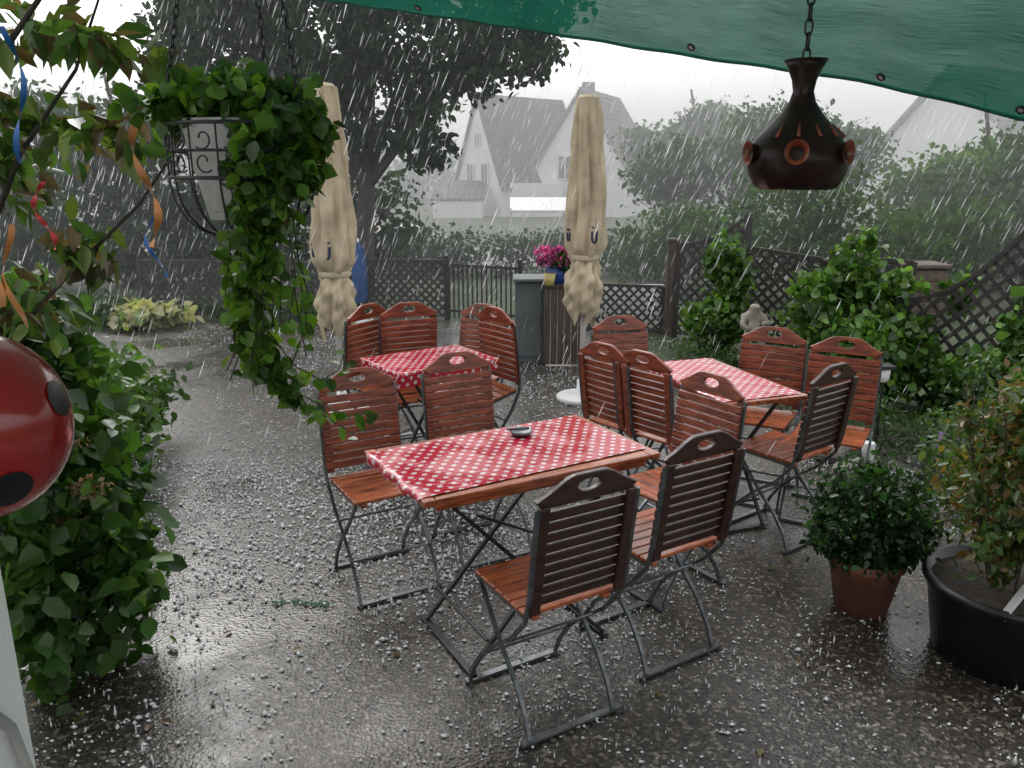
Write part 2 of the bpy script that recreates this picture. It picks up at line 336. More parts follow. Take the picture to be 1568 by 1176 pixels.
# ---------------------------------------------------------------- tables
def clothmat():
    m=bpy.data.materials.new('red_dotted_oilcloth'); m.use_nodes=True; nt=m.node_tree; p=nt.nodes['Principled BSDF']; L=nt.links.new
    uv=nd(nt,'ShaderNodeUVMap'); uv.uv_map='UVMap'; s=nd(nt,'ShaderNodeSeparateXYZ'); L(uv.outputs[0],s.inputs[0])
    def M(op,a,b=None,c=None):
        n=nd(nt,'ShaderNodeMath',operation=op)
        for i,q in enumerate((a,b,c)):
            if q is None: continue
            if isinstance(q,(int,float)): n.inputs[i].default_value=q
            else: L(q,n.inputs[i])
        return n.outputs[0]
    u=M('MULTIPLY',s.outputs[0],1/.050); v=M('MULTIPLY',s.outputs[1],1/.029)
    row=M('FLOOR',v); u2=M('ADD',u,M('MULTIPLY',M('MODULO',row,2.0),.5))
    du=M('SUBTRACT',M('FRACT',u2),.5); dv=M('MULTIPLY',M('SUBTRACT',M('FRACT',v),.5),.6)
    d=M('SQRT',M('ADD',M('MULTIPLY',du,du),M('MULTIPLY',dv,dv)))
    f=nd(nt,'ShaderNodeMapRange'); L(d,f.inputs[0]); f.inputs[1].default_value=.18; f.inputs[2].default_value=.21; f.inputs[3].default_value=1; f.inputs[4].default_value=0
    mx=nd(nt,'ShaderNodeMix'); mx.data_type='RGBA'; mx.inputs[6].default_value=(.42,.014,.034,1); mx.inputs[7].default_value=(.62,.52,.54,1); L(f.outputs[0],mx.inputs[0]); L(mx.outputs[2],p.inputs['Base Color'])
    n=nd(nt,'ShaderNodeTexNoise'); n.inputs['Scale'].default_value=6; n.inputs['Detail'].default_value=5; tc=nd(nt,'ShaderNodeTexCoord'); L(tc.outputs['Object'],n.inputs[0])
    r=nd(nt,'ShaderNodeMapRange'); L(n.outputs['Fac'],r.inputs[0]); r.inputs[1].default_value=.42;r.inputs[2].default_value=.58;r.inputs[3].default_value=.09;r.inputs[4].default_value=.4; L(r.outputs[0],p.inputs['Roughness'])
    p.inputs['Specular IOR Level'].default_value=.7
    n3=nd(nt,'ShaderNodeTexNoise'); n3.inputs['Scale'].default_value=55; L(tc.outputs['Object'],n3.inputs[0])
    bp=nd(nt,'ShaderNodeBump'); bp.inputs['Strength'].default_value=.4; bp.inputs['Distance'].default_value=.004; L(n3.outputs['Fac'],bp.inputs['Height']); L(bp.outputs[0],p.inputs['Normal'])
    return m
M_cloth=clothmat()
def table(x,y,ang,Lx,W,cx=(-.03,-.03),ext=(0,0),cz=.72,crot=.03):
    e=empty('folding_garden_table',(x,y,0),ang)
    t=MB(); n=6; pw=W/n
    for i in range(n): t.box((0,-W/2+pw*(i+.5),cz-.012),(Lx-.09,pw-.005,.02))
    for sx in(-1,1): t.box((sx*(Lx/2-.021),0,cz-.012),(.042,W,.022))
    for sy in(-1,1): t.box((0,sy*(W/2-.03),cz-.035),(Lx-.1,.02,.03))
    obj('table_top',t.mesh('table_top',[M_wood]),e,bevel=.003)
    f=MB(); q=W/2-.06; a=Lx/2-.1
    for sy in(-1,1):
        f.tube([(-a,sy*q,cz-.04),(a*.75,sy*q,.015)],.010,4); f.tube([(a,sy*(q-.025),cz-.04),(-a*.75,sy*(q-.025),.015)],.010,4)
    for sx in(-1,1):
        f.beam((sx*a*.75,-q-.02,.01),(sx*a*.75,q+.02,.01),.025,.008); f.tube([(sx*a*.6,-q,.13),(sx*a*.6,q,.13)],.007,6); f.tube([(sx*a,-q,cz-.045),(sx*a,q,cz-.045)],.009,6)
    f.tube([(-a*.4,0,.5),(a*.4,0,.35)],.006,6)
    obj('iron_frame',f.mesh('iron_frame',[M_irond]),e)
    x0=-Lx/2+.03-ext[0]; x1=Lx/2-.025; y0=-W/2+.045-ext[1]; y1=W/2-.03; nx,ny=60,36
    me=bpy.data.meshes.new('tablecloth'); V=[];UV=[]
    for j in range(ny+1):
        for i in range(nx+1):
            u=x0+(x1-x0)*i/nx; v=y0+(y1-y0)*j/ny; X=u*math.cos(crot)-v*math.sin(crot); Y=u*math.sin(crot)+v*math.cos(crot); d=0
            if abs(X)>Lx/2+.004: d+=abs(X)-Lx/2-.004; X=math.copysign(Lx/2+.006+.006*math.sin(Y*40),X)
            if abs(Y)>W/2+.004: d+=abs(Y)-W/2-.004; Y=math.copysign(W/2+.006+.006*math.sin(X*40),Y)
            V.append((X,Y,cz+.003-d+.0012*math.sin(u*37)*math.sin(v*29))); UV.append((u,v))
    F=[(j*(nx+1)+i,j*(nx+1)+i+1,(j+1)*(nx+1)+i+1,(j+1)*(nx+1)+i) for j in range(ny) for i in range(nx)]
    me.from_pydata(V,[],F); ul=me.uv_layers.new(name='UVMap')
    for l in me.loops: ul.data[l.index].uv=(UV[l.vertex_index][0]+5,UV[l.vertex_index][1]+5)
    me.polygons.foreach_set('use_smooth',[True]*len(F)); me.materials.append(M_cloth); obj('tablecloth',me,e)
table(0,2.75,math.radians(29.4),.93,.55,ext=(.06,.0))
table(1.02,3.82,math.radians(-71),.80,.44,ext=(.06,.06))
table(-.45,4.27,math.radians(35),.62,.46,ext=(.12,.12))
a=MB(); a.lathe([(0,.0),(.036,0),(.045,.018),(.041,.018),(.033,.005),(0,.005)],24); a.tube([(-.055,-.01,.024),(.03,.012,.022)],.006,6)
obj('ashtray',a.mesh('ashtray',[M_iron],True),loc=(.035,2.93,.725))

# ---------------------------------------------------------------- parasols
def parasol(x,y,top,bot,tie,rot,wid=1.,lean=0,marks=((-.75,.7),(.45,1.))):
    e=empty('closed_parasol',(x,y,0),rot)
    p=MB(); p.tube([(0,0,.02),(0,0,top-.02)],.019,12); p.lathe([(0,.0),(.19,0),(.195,.03),(.18,.042),(.04,.05),(.035,.16),(0,.16)],36)
    obj('pole_and_base',p.mesh('pole_and_base',[M_white],True),e)
    c=MB(); Hh=top-bot; nz=70; seg=120
    zt=(tie-bot)/Hh
    vs=[]
    for i in range(nz+1):
        t=i/nz; z=bot+Hh*t
        if t>zt: R=.070+(.140-.070)*((1-t)/(1-zt))**.75; R-=.045*math.exp(-((t-zt)/.035)**2)
        else: R=.082+.040*math.sin(math.pi*min(1,t/zt)**.75)
        R*=wid
        for k in range(seg):
            a=2*math.pi*k/seg
            fold=.34*abs(math.sin(3.5*a+1.2*math.sin(z*3)+.6))+.14*abs(math.sin(6*a+z*3.3+1))+.05*math.sin(17*a-z*7)
            tw=.9*math.exp(-((t-zt)/.12)**2)
            q=R*(.80+fold*(1-.2*tw))+ (.011*math.sin(z*33+3*a)+.007*math.sin(z*61-5*a) if t<zt+.03 else .004*math.sin(z*14+4*a))
            zz=z+(-.06*math.sin(4*a+.5)-.04*math.sin(7*a) if i==0 else 0)
            vs.append((q*math.cos(a)+lean*t,q*math.sin(a),zz))
    c.add(vs,[(i*seg+k,i*seg+(k+1)%seg,(i+1)*seg+(k+1)%seg,(i+1)*seg+k) for i in range(nz) for k in range(seg)])
    c.lathe([(.072*wid,Hh+bot),(.055*wid,Hh+bot+.02),(.0,Hh+bot+.028)],24,(lean,0,0))
    obj('folded_canvas',c.mesh('folded_canvas',[M_canvas],True),e)
    s=MB(); s.lathe([(.110*wid,tie-.018),(.116*wid,tie),(.110*wid,tie+.018)],32)
    obj('tie_strap',s.mesh('tie_strap',[M_canvas],True),e)
    l=MB(); r=.150*wid
    for da,sc in marks:
        pts=[]
        for (dx,dz) in [(-.09,.04),(-.09,0),(-.07,-.025),(0,-.035),(.07,-.025),(.09,0),(.09,.04)]:
            a=-math.pi/2-rot+da+dx*1.3*sc; pts.append((r*math.cos(a),r*math.sin(a),tie+.15+dz*sc))
        l.tube(pts,.008*sc,5)
        for dx in(-.1,.1):
            a=-math.pi/2-rot+da+dx*sc; l.ell((r*math.cos(a),r*math.sin(a),tie+.15+.065*sc),(.008,.008,.008),8)
    obj('printed_lettering',l.mesh('printed_lettering',[M_navy],True),e)
parasol(.536,5.96,2.21,.66,1.10,.3,.98,marks=((-1.05,.8),(.4,1.1)))
parasol(-1.24,5.61,2.25,.62,1.02,1.4,.98,marks=((-.1,1.1),(-1.0,.8)))

# ---------------------------------------------------------------- green shade net
EX=[(-2.6,3.6,2.62),(-1.4,3.25,2.46),(-.639,3.0,2.275),(-.071,2.75,2.159),(.132,2.65,2.113),(.5155,2.45,2.023),(.82,2.3,1.958),(.94,2.2,1.924),(1.218,2.0,1.824),(1.7,1.75,1.72),(2.4,1.4,1.6)]
def netp(x,d):
    for a,b in zip(EX,EX[1:]):
        if x<=b[0] or b is EX[-1]:
            t=(x-a[0])/(b[0]-a[0]); y=a[1]+(b[1]-a[1])*t; z=a[2]+(b[2]-a[2])*t; break
    sag=.02*math.sin(x*5+d*3)*min(1,d*3)
    return (x-.25*d,y-d*.95,z+d*.36+sag+.006*math.sin(x*30+d*2)*min(1,.3+d*3))
NX0,NXL=-1.0,3.4
vs=[];nx,ny=120,40
for j in range(ny+1):
    for i in range(nx+1): vs.append(netp(NX0+NXL*i/nx,3.0*(j/ny)**1.4))
n=MB(); n.add(vs,[(j*(nx+1)+i,j*(nx+1)+i+1,(j+1)*(nx+1)+i+1,(j+1)*(nx+1)+i) for j in range(ny) for i in range(nx)])
nme=n.mesh('netting',[],True); ul=nme.uv_layers.new(name='UVMap')
for l in nme.loops:
    i=l.vertex_index%(nx+1); j=l.vertex_index//(nx+1); ul.data[l.index].uv=(NXL*i/nx,3.0*(j/ny)**1.4)
m=bpy.data.materials.new('green_shade_net'); m.use_nodes=True; nt=m.node_tree; p=nt.nodes['Principled BSDF']; L=nt.links.new
tc=nd(nt,'ShaderNodeUVMap'); tc.uv_map='UVMap'
mp=nd(nt,'ShaderNodeMapping'); mp.inputs['Scale'].default_value=(4,110,1); L(tc.outputs[0],mp.inputs[0])
wv=nd(nt,'ShaderNodeTexNoise'); wv.inputs['Scale'].default_value=3; wv.inputs['Detail'].default_value=5; wv.inputs['Roughness'].default_value=.7; L(mp.outputs[0],wv.inputs[0])
mp2=nd(nt,'ShaderNodeMapping'); mp2.inputs['Scale'].default_value=(1.1,2.2,1); L(tc.outputs[0],mp2.inputs[0])
wx=nd(nt,'ShaderNodeTexNoise'); wx.inputs['Scale'].default_value=2; L(mp2.outputs[0],wx.inputs[0])
av=nd(nt,'ShaderNodeMath',operation='MULTIPLY_ADD'); L(wx.outputs['Fac'],av.inputs[0]); av.inputs[1].default_value=.5; L(wv.outputs['Fac'],av.inputs[2])
r=nd(nt,'ShaderNodeValToRGB'); L(av.outputs[0],r.inputs[0]); r.color_ramp.elements[0].position=.5; r.color_ramp.elements[1].position=1.0; r.color_ramp.elements[0].color=(.002,.036,.024,1); r.color_ramp.elements[1].color=(.009,.125,.08,1)
L(r.outputs[0],p.inputs['Base Color']); p.inputs['Roughness'].default_value=.6
tr=nd(nt,'ShaderNodeBsdfTranslucent'); L(r.outputs[0],tr.inputs[0])
m1=nd(nt,'ShaderNodeMixShader'); m1.inputs[0].default_value=.6; L(p.outputs[0],m1.inputs[1]); L(tr.outputs[0],m1.inputs[2])
tp=nd(nt,'ShaderNodeBsdfTransparent'); m2=nd(nt,'ShaderNodeMixShader'); L(m1.outputs[0],m2.inputs[1]); L(tp.outputs[0],m2.inputs[2])
mul=nd(nt,'ShaderNodeMapRange'); L(av.outputs[0],mul.inputs[0]); mul.inputs[1].default_value=.6; mul.inputs[2].default_value=1; mul.inputs[3].default_value=.02; mul.inputs[4].default_value=.12; L(mul.outputs[0],m2.inputs[0]); L(m2.outputs[0],nt.nodes['Material Output'].inputs[0])
nme.materials.append(m)
net=empty('green_shade_net'); obj('netting',nme,net)
hm=MB(); hm.tube([netp(NX0+NXL*i/80,.0) for i in range(81)],.005,6); obj('hem',hm.mesh('hem',[mat('green_hem',(.006,.12,.07),.6)],True),net)
g=MB(); g2=MB()
for x in(-.29,.515,.945,1.2):
    c=Vector(netp(x,.05)); tx=(Vector(netp(x+.02,.05))-c).normalized(); ty=(Vector(netp(x,.08))-c).normalized(); nn=tx.cross(ty).normalized()
    if nn.y>0: nn=-nn
    ty=nn.cross(tx)
    pts=[c+nn*.004+(tx*math.cos(a)*.009+ty*math.sin(a)*.014) for a in [2*math.pi*k/16 for k in range(17)]]
    g.tube(pts,.0032,6)
    g2.add([c+nn*.005+(tx*math.cos(a)*.008+ty*math.sin(a)*.012) for a in [2*math.pi*k/16 for k in range(16)]],[tuple(range(16))])
obj('grommets',g.mesh('grommets',[M_irond],True),net); obj('grommet_rope',g2.mesh('grommet_rope',[M_white]),net)

# ---------------------------------------------------------------- chains
def chain(mb,a,b,step=.022,r=.0022,w=.006):
    a=Vector(a);b=Vector(b);d=(b-a);n=int(d.length/step);z=d.normalized();x=z.cross(Vector((0,1,0))).normalized();y=z.cross(x)
    for i in range(n):
        c=a+d*(i+.5)/n; s=x if i%2 else y
        pts=[c+s*w*math.cos(t)+z*step*.68*math.sin(t) for t in [2*math.pi*k/10 for k in range(11)]]
        mb.tube(pts,r,5,False)
# ceramic lantern
e=empty('hanging_ceramic_lantern',(.636,1.85,0))
c=MB(); prof=[(.075,1.664),(.088,1.669),(.103,1.695),(.112,1.722),(.108,1.748),(.092,1.775),(.068,1.80),(.045,1.825),(.028,1.85),(.022,1.872),(.026,1.895),(.036,1.918),(.046,1.936),(.036,1.936),(.02,1.90),(.016,1.86)]
c.lathe(prof,60,fn=lambda r,z,a:r*(1+(.045*math.cos(12*a) if z<1.668 else .02*math.cos(12*a) if z<1.67 else 0)))
c.lathe([(.075,1.668),(.07,1.68),(.09,1.71),(.095,1.74),(.05,1.80)],40)
obj('body',c.mesh('body',[M_glaze],True),e)
s=MB(); s2=MB()
for k in range(6):
    a=math.radians(-90-20+60*k); dr=Vector((math.cos(a),math.sin(a),.0)); zt=1.742
    t=Vector((-math.sin(a),math.cos(a),0)); base=Vector((0,0,zt))+dr*.098
    vsl=[];seg=16
    for q,(rr,dd) in enumerate(((.018,-.005),(.019,.010),(.025,.022),(.020,.020),(.012,.006),(.0,.004))):
        for j in range(seg):
            th=2*math.pi*j/seg; vsl.append(base+dr*dd+t*rr*math.cos(th)+Vector((0,0,1))*rr*math.sin(th)*1.05)
    fc=lambda i0,i1:[(i*seg+j,i*seg+(j+1)%seg,(i+1)*seg+(j+1)%seg,(i+1)*seg+j) for i in range(i0,i1) for j in range(seg)]
    s2.add(vsl,fc(0,2)); s.add(vsl,fc(2,4)); s2.add(vsl,fc(4,5))
obj('flared_openings',s.mesh('flared_openings',[M_orange],True),e); obj('flared_openings_dark',s2.mesh('flared_openings_dark',[M_glaze],True),e)
s=MB()
for k in range(5):
    a=math.radians(-90+8+28*(k-2)); s.tube([(.066*math.cos(a),.066*math.sin(a),1.803),(.080*math.cos(a),.080*math.sin(a),1.789),(.0935*math.cos(a),.0935*math.sin(a),1.774)],[.001,.003,.0045],6)
obj('painted_streaks',s.mesh('painted_streaks',[M_orange],True),e)
ch=MB(); chain(ch,(0,0,1.90),(0,0,2.6),.028,.0025,.008); obj('chain',ch.mesh('chain',[M_irond],True),e)

# ---------------------------------------------------------------- hanging basket
bx,by=-.60,1.85
e=empty('hanging_ivy_basket')
b=MB(); R0=.155
def ring(mb,r,z,t=.003): mb.tube([(bx+r*math.cos(a),by+r*math.sin(a),z) for a in [2*math.pi*k/36 for k in range(37)]],t,6,False)
ring(b,R0,1.80,.004);ring(b,R0,1.69,.004);ring(b,.06,1.565,.004);ring(b,R0*.97,1.745)
for k in range(16):
    a=2*math.pi*k/16; pts=[]
    for i in range(9):
        t=i/8*math.pi/2; pts.append((bx+(.06+(R0-.06)*math.cos(t))*math.cos(a),by+(.06+(R0-.06)*math.cos(t))*math.sin(a),1.69-.125*math.sin(t)))
    b.tube(pts,.0026,5)
    b.tube([(bx+R0*math.cos(a),by+R0*math.sin(a),1.69),(bx+R0*math.cos(a),by+R0*math.sin(a),1.80)],.0022,5)
    a2=a+math.pi/16
    for zc,sg in((1.722,1),(1.768,-1)):
        pts=[(bx+R0*math.cos(a2+sg*.11*math.cos(t)*(.4+t/6)),by+R0*math.sin(a2+sg*.11*math.cos(t)*(.4+t/6)),zc+.018*math.sin(t)*(.4+t/6)) for t in [5.5*i/12 for i in range(13)]]
        b.tube(pts,.002,5)
obj('wire_basket',b.mesh('wire_basket',[M_irond],True),e)
p=MB(); p.lathe([(0,1.60),(.08,1.60),(.125,1.80),(.132,1.81),(.10,1.80),(0,1.79)],28,(bx,by,0)); obj('white_pot',p.mesh('white_pot',[mat('pot_grey_white',(.5,.5,.49),.6)],True),e)
ch=MB()
for a in(200,-15,80): chain(ch,(bx+R0*math.cos(math.radians(a)),by+R0*math.sin(math.radians(a)),1.80),(bx+.02,by+.05,2.75),.02)
obj('chains',ch.mesh('chains',[M_irond],True),e)
spec=[(-.60,1.85,1.865,.14,.13,.05),(-.70,1.84,1.845,.09,.09,.035),(-.47,1.85,1.81,.06,.10,.06),(-.475,1.80,1.72,.05,.08,.06),(-.52,1.72,1.75,.06,.05,.07),(-.52,1.72,1.64,.05,.05,.07),(-.56,1.74,1.53,.04,.04,.07),(-.58,1.76,1.42,.032,.04,.07),(-.56,1.76,1.32,.028,.04,.06),(-.52,1.77,1.24,.03,.03,.04)]
foliage('ivy_leaves',spec,1850,.040,G_ivy,sub=34,sig=.26,aspect=1.35,up=.5,droop=.7,parent=e)
def strand(mb,pts,n,L):
    pts=[Vector(q) for q in pts]; mb.tube(pts,.0015,4)
    for i in range(n):
        t=i/n*(len(pts)-1);k=int(t);q=pts[k].lerp(pts[k+1],t-k); L.append(q+Vector(rng.normal(0,.008,3)))
sm=MB();LP=[]
strand(sm,[(-.56,1.77,1.3),(-.5,1.76,1.22),(-.44,1.75,1.19),(-.38,1.74,1.17),(-.33,1.73,1.175),(-.30,1.73,1.165)],18,LP)
strand(sm,[(-.56,1.76,1.38),(-.49,1.75,1.28),(-.43,1.74,1.25),(-.39,1.74,1.27),(-.375,1.74,1.31)],16,LP)
strand(sm,[(-.54,1.77,1.27),(-.48,1.75,1.20),(-.44,1.75,1.17),(-.36,1.74,1.12)],14,LP)
strand(sm,[(-.72,1.8,1.85),(-.80,1.78,1.83),(-.85,1.78,1.86)],16,LP)
strand(sm,[(-.47,1.8,1.84),(-.42,1.78,1.84),(-.395,1.78,1.80),(-.385,1.76,1.74)],14,LP)
for k in range(18):
    x=rng.uniform(-.62,-.46);z=rng.uniform(1.42,1.72); strand(sm,[(x,1.74,z),(x+.01,1.73,z-.1),(x+rng.normal(0,.025)-.01,1.73,z-.2)],8,LP)
obj('stems',sm.mesh('stems',[M_bark]),e)
LP=np.array([tuple(q) for q in LP]); pal=np.array(G_ivy)
leafmesh('trailing_leaves',LP,.036*rng.uniform(.6,1.25,len(LP)),pal[rng.integers(0,4,len(LP))],M_leaf,1.4,.5,.8,e)

# ladybug ornament
e=empty('ladybird_ornament',(-.405,.575,1.515))
b=MB(); b.ell((0,0,0),(.066,.066,.072),32); obj('shell',b.mesh('shell',[M_red],True),e)
s=MB()
def cap(mb,dr,rad,R=(.0668,.0668,.0728)):
    dr=Vector(dr).normalized(); x=dr.cross(Vector((0,0,1))).normalized(); y=dr.cross(x); vs=[];seg=20
    for i in range(5):
        for k in range(seg):
            q=(dr+(x*math.cos(2*math.pi*k/seg)+y*math.sin(2*math.pi*k/seg))*math.tan(rad)*i/4).normalized(); vs.append((q.x*R[0],q.y*R[1],q.z*R[2]))
    mb.add(vs,[(i*seg+k,i*seg+(k+1)%seg,(i+1)*seg+(k+1)%seg,(i+1)*seg+k) for i in range(4) for k in range(seg)])
for dr,ra in(((.35,-1,.12),.22),((.7,-.6,-.55),.24),((-.3,-1,-.4),.22),((1,.1,.3),.2),((.3,-.8,.75),.22)): cap(s,dr,ra)
s.ell((-.035,-.01,.085),(.036,.036,.03),20); s.tube([(-.03,0,.1),(-.03,0,.6)],.001,4)
obj('spots_and_head',s.mesh('spots_and_head',[M_black],True),e)
# white wall corner, cable
w_=MB(); w_.box((-1.55,-.7,1.5),(2.0,2.98,3.0)); obj('white_house_wall',w_.mesh('white_house_wall',[M_plaster]),bevel=.01)
c=MB(); c.tube([(-.541,.60,1.35),(-.541,.66,1.24),(-.541,.74,1.12),(-.541,.765,1.0),(-.541,.76,.7),(-.541,.76,.1)],.006,8); obj('cable',c.mesh('cable',[mat('cable_grey',(.35,.35,.33),.5)],True))

# ---------------------------------------------------------------- left climbing shrub
e=empty('climbing_shrub')
tk=MB()
def limb(mb,pts,r0,r1,s=6): mb.tube(pts,[r0+(r1-r0)*i/(len(pts)-1) for i in range(len(pts))],s)
limb(tk,[(-1.6,2.4,0),(-1.58,2.35,.8),(-1.5,2.3,1.5),(-1.35,2.2,1.95),(-1.1,2.1,2.15)],.022,.006)
limb(tk,[(-1.58,2.35,.9),(-1.45,2.3,1.25),(-1.25,2.25,1.42),(-1.0,2.2,1.62),(-.85,2.15,1.78)],.010,.003)
limb(tk,[(-1.5,2.3,1.5),(-1.3,2.2,1.75),(-1.1,2.15,1.95),(-.95,2.1,2.2)],.009,.002)
obj('branches',tk.mesh('branches',[M_bark],True),e)
GL=[(.038,.10,.020),(.05,.13,.025),(.028,.07,.015),(.08,.165,.03)]
spec=[(-1.46,2.45,.35,.22,.3,.35),(-1.46,2.4,.75,.2,.3,.3),(-1.56,2.5,1.08,.17,.3,.22)]
foliage('lower_leaves',spec,3100,.078,GL,sub=34,sig=.22,aspect=1.15,parent=e,droop=.5)
spec=[(-1.5,2.3,1.72,.2,.2,.1),(-1.32,2.2,1.85,.16,.15,.07),(-1.5,2.2,2.1,.18,.2,.12),(-1.15,2.15,2.03,.14,.12,.06),(-1.0,2.15,1.80,.10,.1,.05),(-.95,2.12,2.0,.10,.1,.05),(-1.45,2.3,1.35,.14,.15,.10),(-1.15,2.2,1.5,.1,.1,.06)]
foliage('upper_leaves',spec,900,.078,[(.05,.11,.026),(.065,.14,.028),(.10,.15,.036),(.11,.08,.045)],sub=22,sig=.28,aspect=.7,up=.4,droop=.9,parent=e)
foliage('background_leaves',[(-2.2,3.6,.5,.3,.4,.38),(-2.35,4.2,.45,.32,.4,.32),(-2.6,4.9,.3,.4,.4,.28)],3800,.065,G_lite,sub=30,sig=.22,parent=e)
foliage('withered_blooms',[(-1.27,2.22,.78,.06,.05,.04),(-1.35,2.25,.66,.05,.05,.04),(-1.33,2.25,.92,.05,.05,.03)],300,.020,[(.20,.12,.08),(.26,.18,.12)],sub=8,parent=e)
def ribbon(mb,x,y,z,L,w,tw):
    vs=[];n=30
    for i in range(n+1):
        t=i/n;a=tw*t; dx=.02*math.sin(6*t+z*9); hw=w/2
        vs+= [(x+dx+hw*math.cos(a),y+hw*math.sin(a),z-L*t),(x+dx-hw*math.cos(a),y-hw*math.sin(a),z-L*t)]
    mb.add(vs,[(2*i,2*i+1,2*i+3,2*i+2) for i in range(n)])
for nm,colr,items in(('orange',(.5,.2,.06),[(-.80,1.8,1.80,.26,.018,9),(-1.27,1.95,1.70,.32,.02,7),(-1.22,1.95,1.58,.25,.015,5)]),('blue',(.02,.14,.45),[(-1.14,1.95,2.02,.30,.014,8),(-.84,1.9,1.62,.16,.01,6)]),('red',(.5,.03,.03),[(-1.12,1.95,1.68,.16,.014,12)])):
    r=MB()
    for it in items: ribbon(r,*it)
    obj(nm+'_ribbon',r.mesh(nm+'_ribbon',[mat(nm+'_ribbon',colr,.4)],True))

# ---------------------------------------------------------------- right-hand pots
e=empty('terracotta_pot_with_bush',(1.41,2.9,0))
p=MB(); p.lathe([(0,0),(.10,0),(.138,.20),(.150,.205),(.152,.24),(.14,.24),(.13,.21),(0,.21)],36); obj('pot',p.mesh('pot',[M_terra],True),e)
foliage('bush_leaves',[(0,0,.46,.20,.20,.17),(-.12,-.05,.36,.12,.12,.1),(.12,.0,.36,.12,.12,.1),(0,-.08,.28,.16,.1,.08)],4600,.031,[(.02,.055,.016),(.03,.08,.022),(.016,.04,.013)],sub=40,sig=.2,parent=e)
st=MB()
for k in range(8):
    a=k*.8; limb(st,[(0,0,.2),(.08*math.cos(a),.08*math.sin(a),.4),(.15*math.cos(a),.15*math.sin(a),.58)],.006,.002,5)
obj('stems',st.mesh('stems',[M_bark]),e)
e=empty('black_tub_with_plants',(1.79,2.58,0))
p=MB(); p.lathe([(0,0),(.23,0),(.275,.27),(.292,.275),(.292,.30),(.27,.30),(.26,.26),(0,.26)],44); obj('tub',p.mesh('tub',[M_black],True),e)
p=MB(); p.lathe([(.265,.262),(.1,.275),(0,.27)],20); obj('soil',p.mesh('soil',[M_soil]),e)
foliage('plant_leaves',[(-.03,0,.62,.26,.28,.22),(.1,0,.9,.25,.25,.18),(-.13,-.05,.85,.14,.14,.16),(-.05,-.1,.45,.20,.12,.12)],4800,.040,[(.05,.11,.022),(.075,.12,.028),(.15,.085,.028),(.12,.11,.03),(.04,.08,.018)],sub=45,sig=.18,aspect=.75,parent=e,droop=.6)
st=MB()
for k in range(16):
    a=k*2.4; r=.12; limb(st,[(r*math.cos(a)*.6,r*math.sin(a)*.6,.26),(r*1.3*math.cos(a),r*1.3*math.sin(a),.6),(r*2.0*math.cos(a),r*2*math.sin(a),.98)],.005,.002,5)
obj('stems',st.mesh('stems',[M_brownwood]),e)
t=MB(); t.beam((-.15,-.2,.27),(-.11,-.22,.38),.07,.004); obj('plant_label',t.mesh('plant_label',[M_white]),e)

# ---------------------------------------------------------------- fences
def lattice(mb,p0,p1,z0,top,sp=.11,w=.018,t=.008,frame=True):
    p0=Vector((*p0,0));p1=Vector((*p1,0));W=(p1-p0).length;d=(p1-p0)/W;nrm=d.cross(Vector((0,0,1)))
    def P(x,z,o=0): return p0+d*x+Vector((0,0,z))+nrm*o
    Hm=max(top(W*i/20) for i in range(21))
    for sg in(1,-1):
        c=-Hm*1.0-W
        while c<W+Hm*2:
            run=None;n=120
            for i in range(n+1):
                z=z0+(Hm-z0)*i/n; x=c+sg*(z-z0); ok=0<=x<=W and z<=top(min(max(x,0),W))
                if ok and run is None: run=(x,z)
                if run and (not ok or i==n):
                    if abs(z-run[1])>.02: mb.beam(P(*run,sg*.004),P(x,z,sg*.004),w,t,nrm)
                    run=None
            c+=sp
    if frame:
        n=12
        for i in range(n): mb.beam(P(W*i/n,top(W*i/n)),P(W*(i+1)/n,top(W*(i+1)/n)),.03,.03)
        mb.beam(P(0,z0),P(W,z0),.03,.03); mb.beam(P(0,0),P(0,top(0)),.045,.045); mb.beam(P(W,0),P(W,top(W)),.045,.045)
f=MB(); lattice(f,(-1.75,9.55),(-.78,9.45),.05,lambda x:.70,.10,.03)
lattice(f,(-4.6,9.9),(-1.8,9.56),.05,lambda x:.66,.11,.03)
obj('lattice_fence',f.mesh('lattice_fence',[M_darkwood]))
f=MB()
for i in range(15): 
    x=-.74+i*.056; y=9.43-.03*i; f.box((x,y,.36),(.020,.018,.66))
f.beam((-.78,9.44,.12),(.08,9.0,.12),.02,.03); f.beam((-.78,9.44,.66),(.08,9.0,.66),.03,.03); f.box((-.77,9.45,.38),(.05,.05,.76)); f.box((.09,8.98,.38),(.05,.05,.76))
obj('iron_bar_gate',f.mesh('iron_bar_gate',[M_irond]))
e=empty('grey_utility_cabinet',(.16,7.25,0),.0)
f=MB(); f.box((0,.15,.37),(.26,.34,.74)); f.box((0,.14,.76),(.30,.40,.03)); f.box((0,-.025,.37),(.22,.012,.64)); f.box((.08,-.036,.4),(.015,.012,.06)); obj('cabinet_body',f.mesh('cabinet_body',[M_grey]),e,bevel=.006)
e=empty('wooden_plant_stand',(.47,7.1,0),.0)
f=MB()
for i in range(6): f.box((-.155+i*.062,0,.36),(.058,.022,.70))
for i in range(6): f.box((.17,.05+i*.06,.36),(.02,.056,.70)); f.box((-.17,.05+i*.06,.36),(.02,.056,.70))
f.box((0,.17,.73),(.40,.40,.03)); obj('stand_body',f.mesh('stand_body',[M_brownwood]),e,bevel=.004)
e=empty('flower_pot_blue',(.40,7.15,.745)); p=MB(); p.lathe([(0,0),(.07,0),(.10,.15),(.09,.15),(0,.13)],20); obj('pot',p.mesh('pot',[M_blue],True),e)
for q in e.children: pass
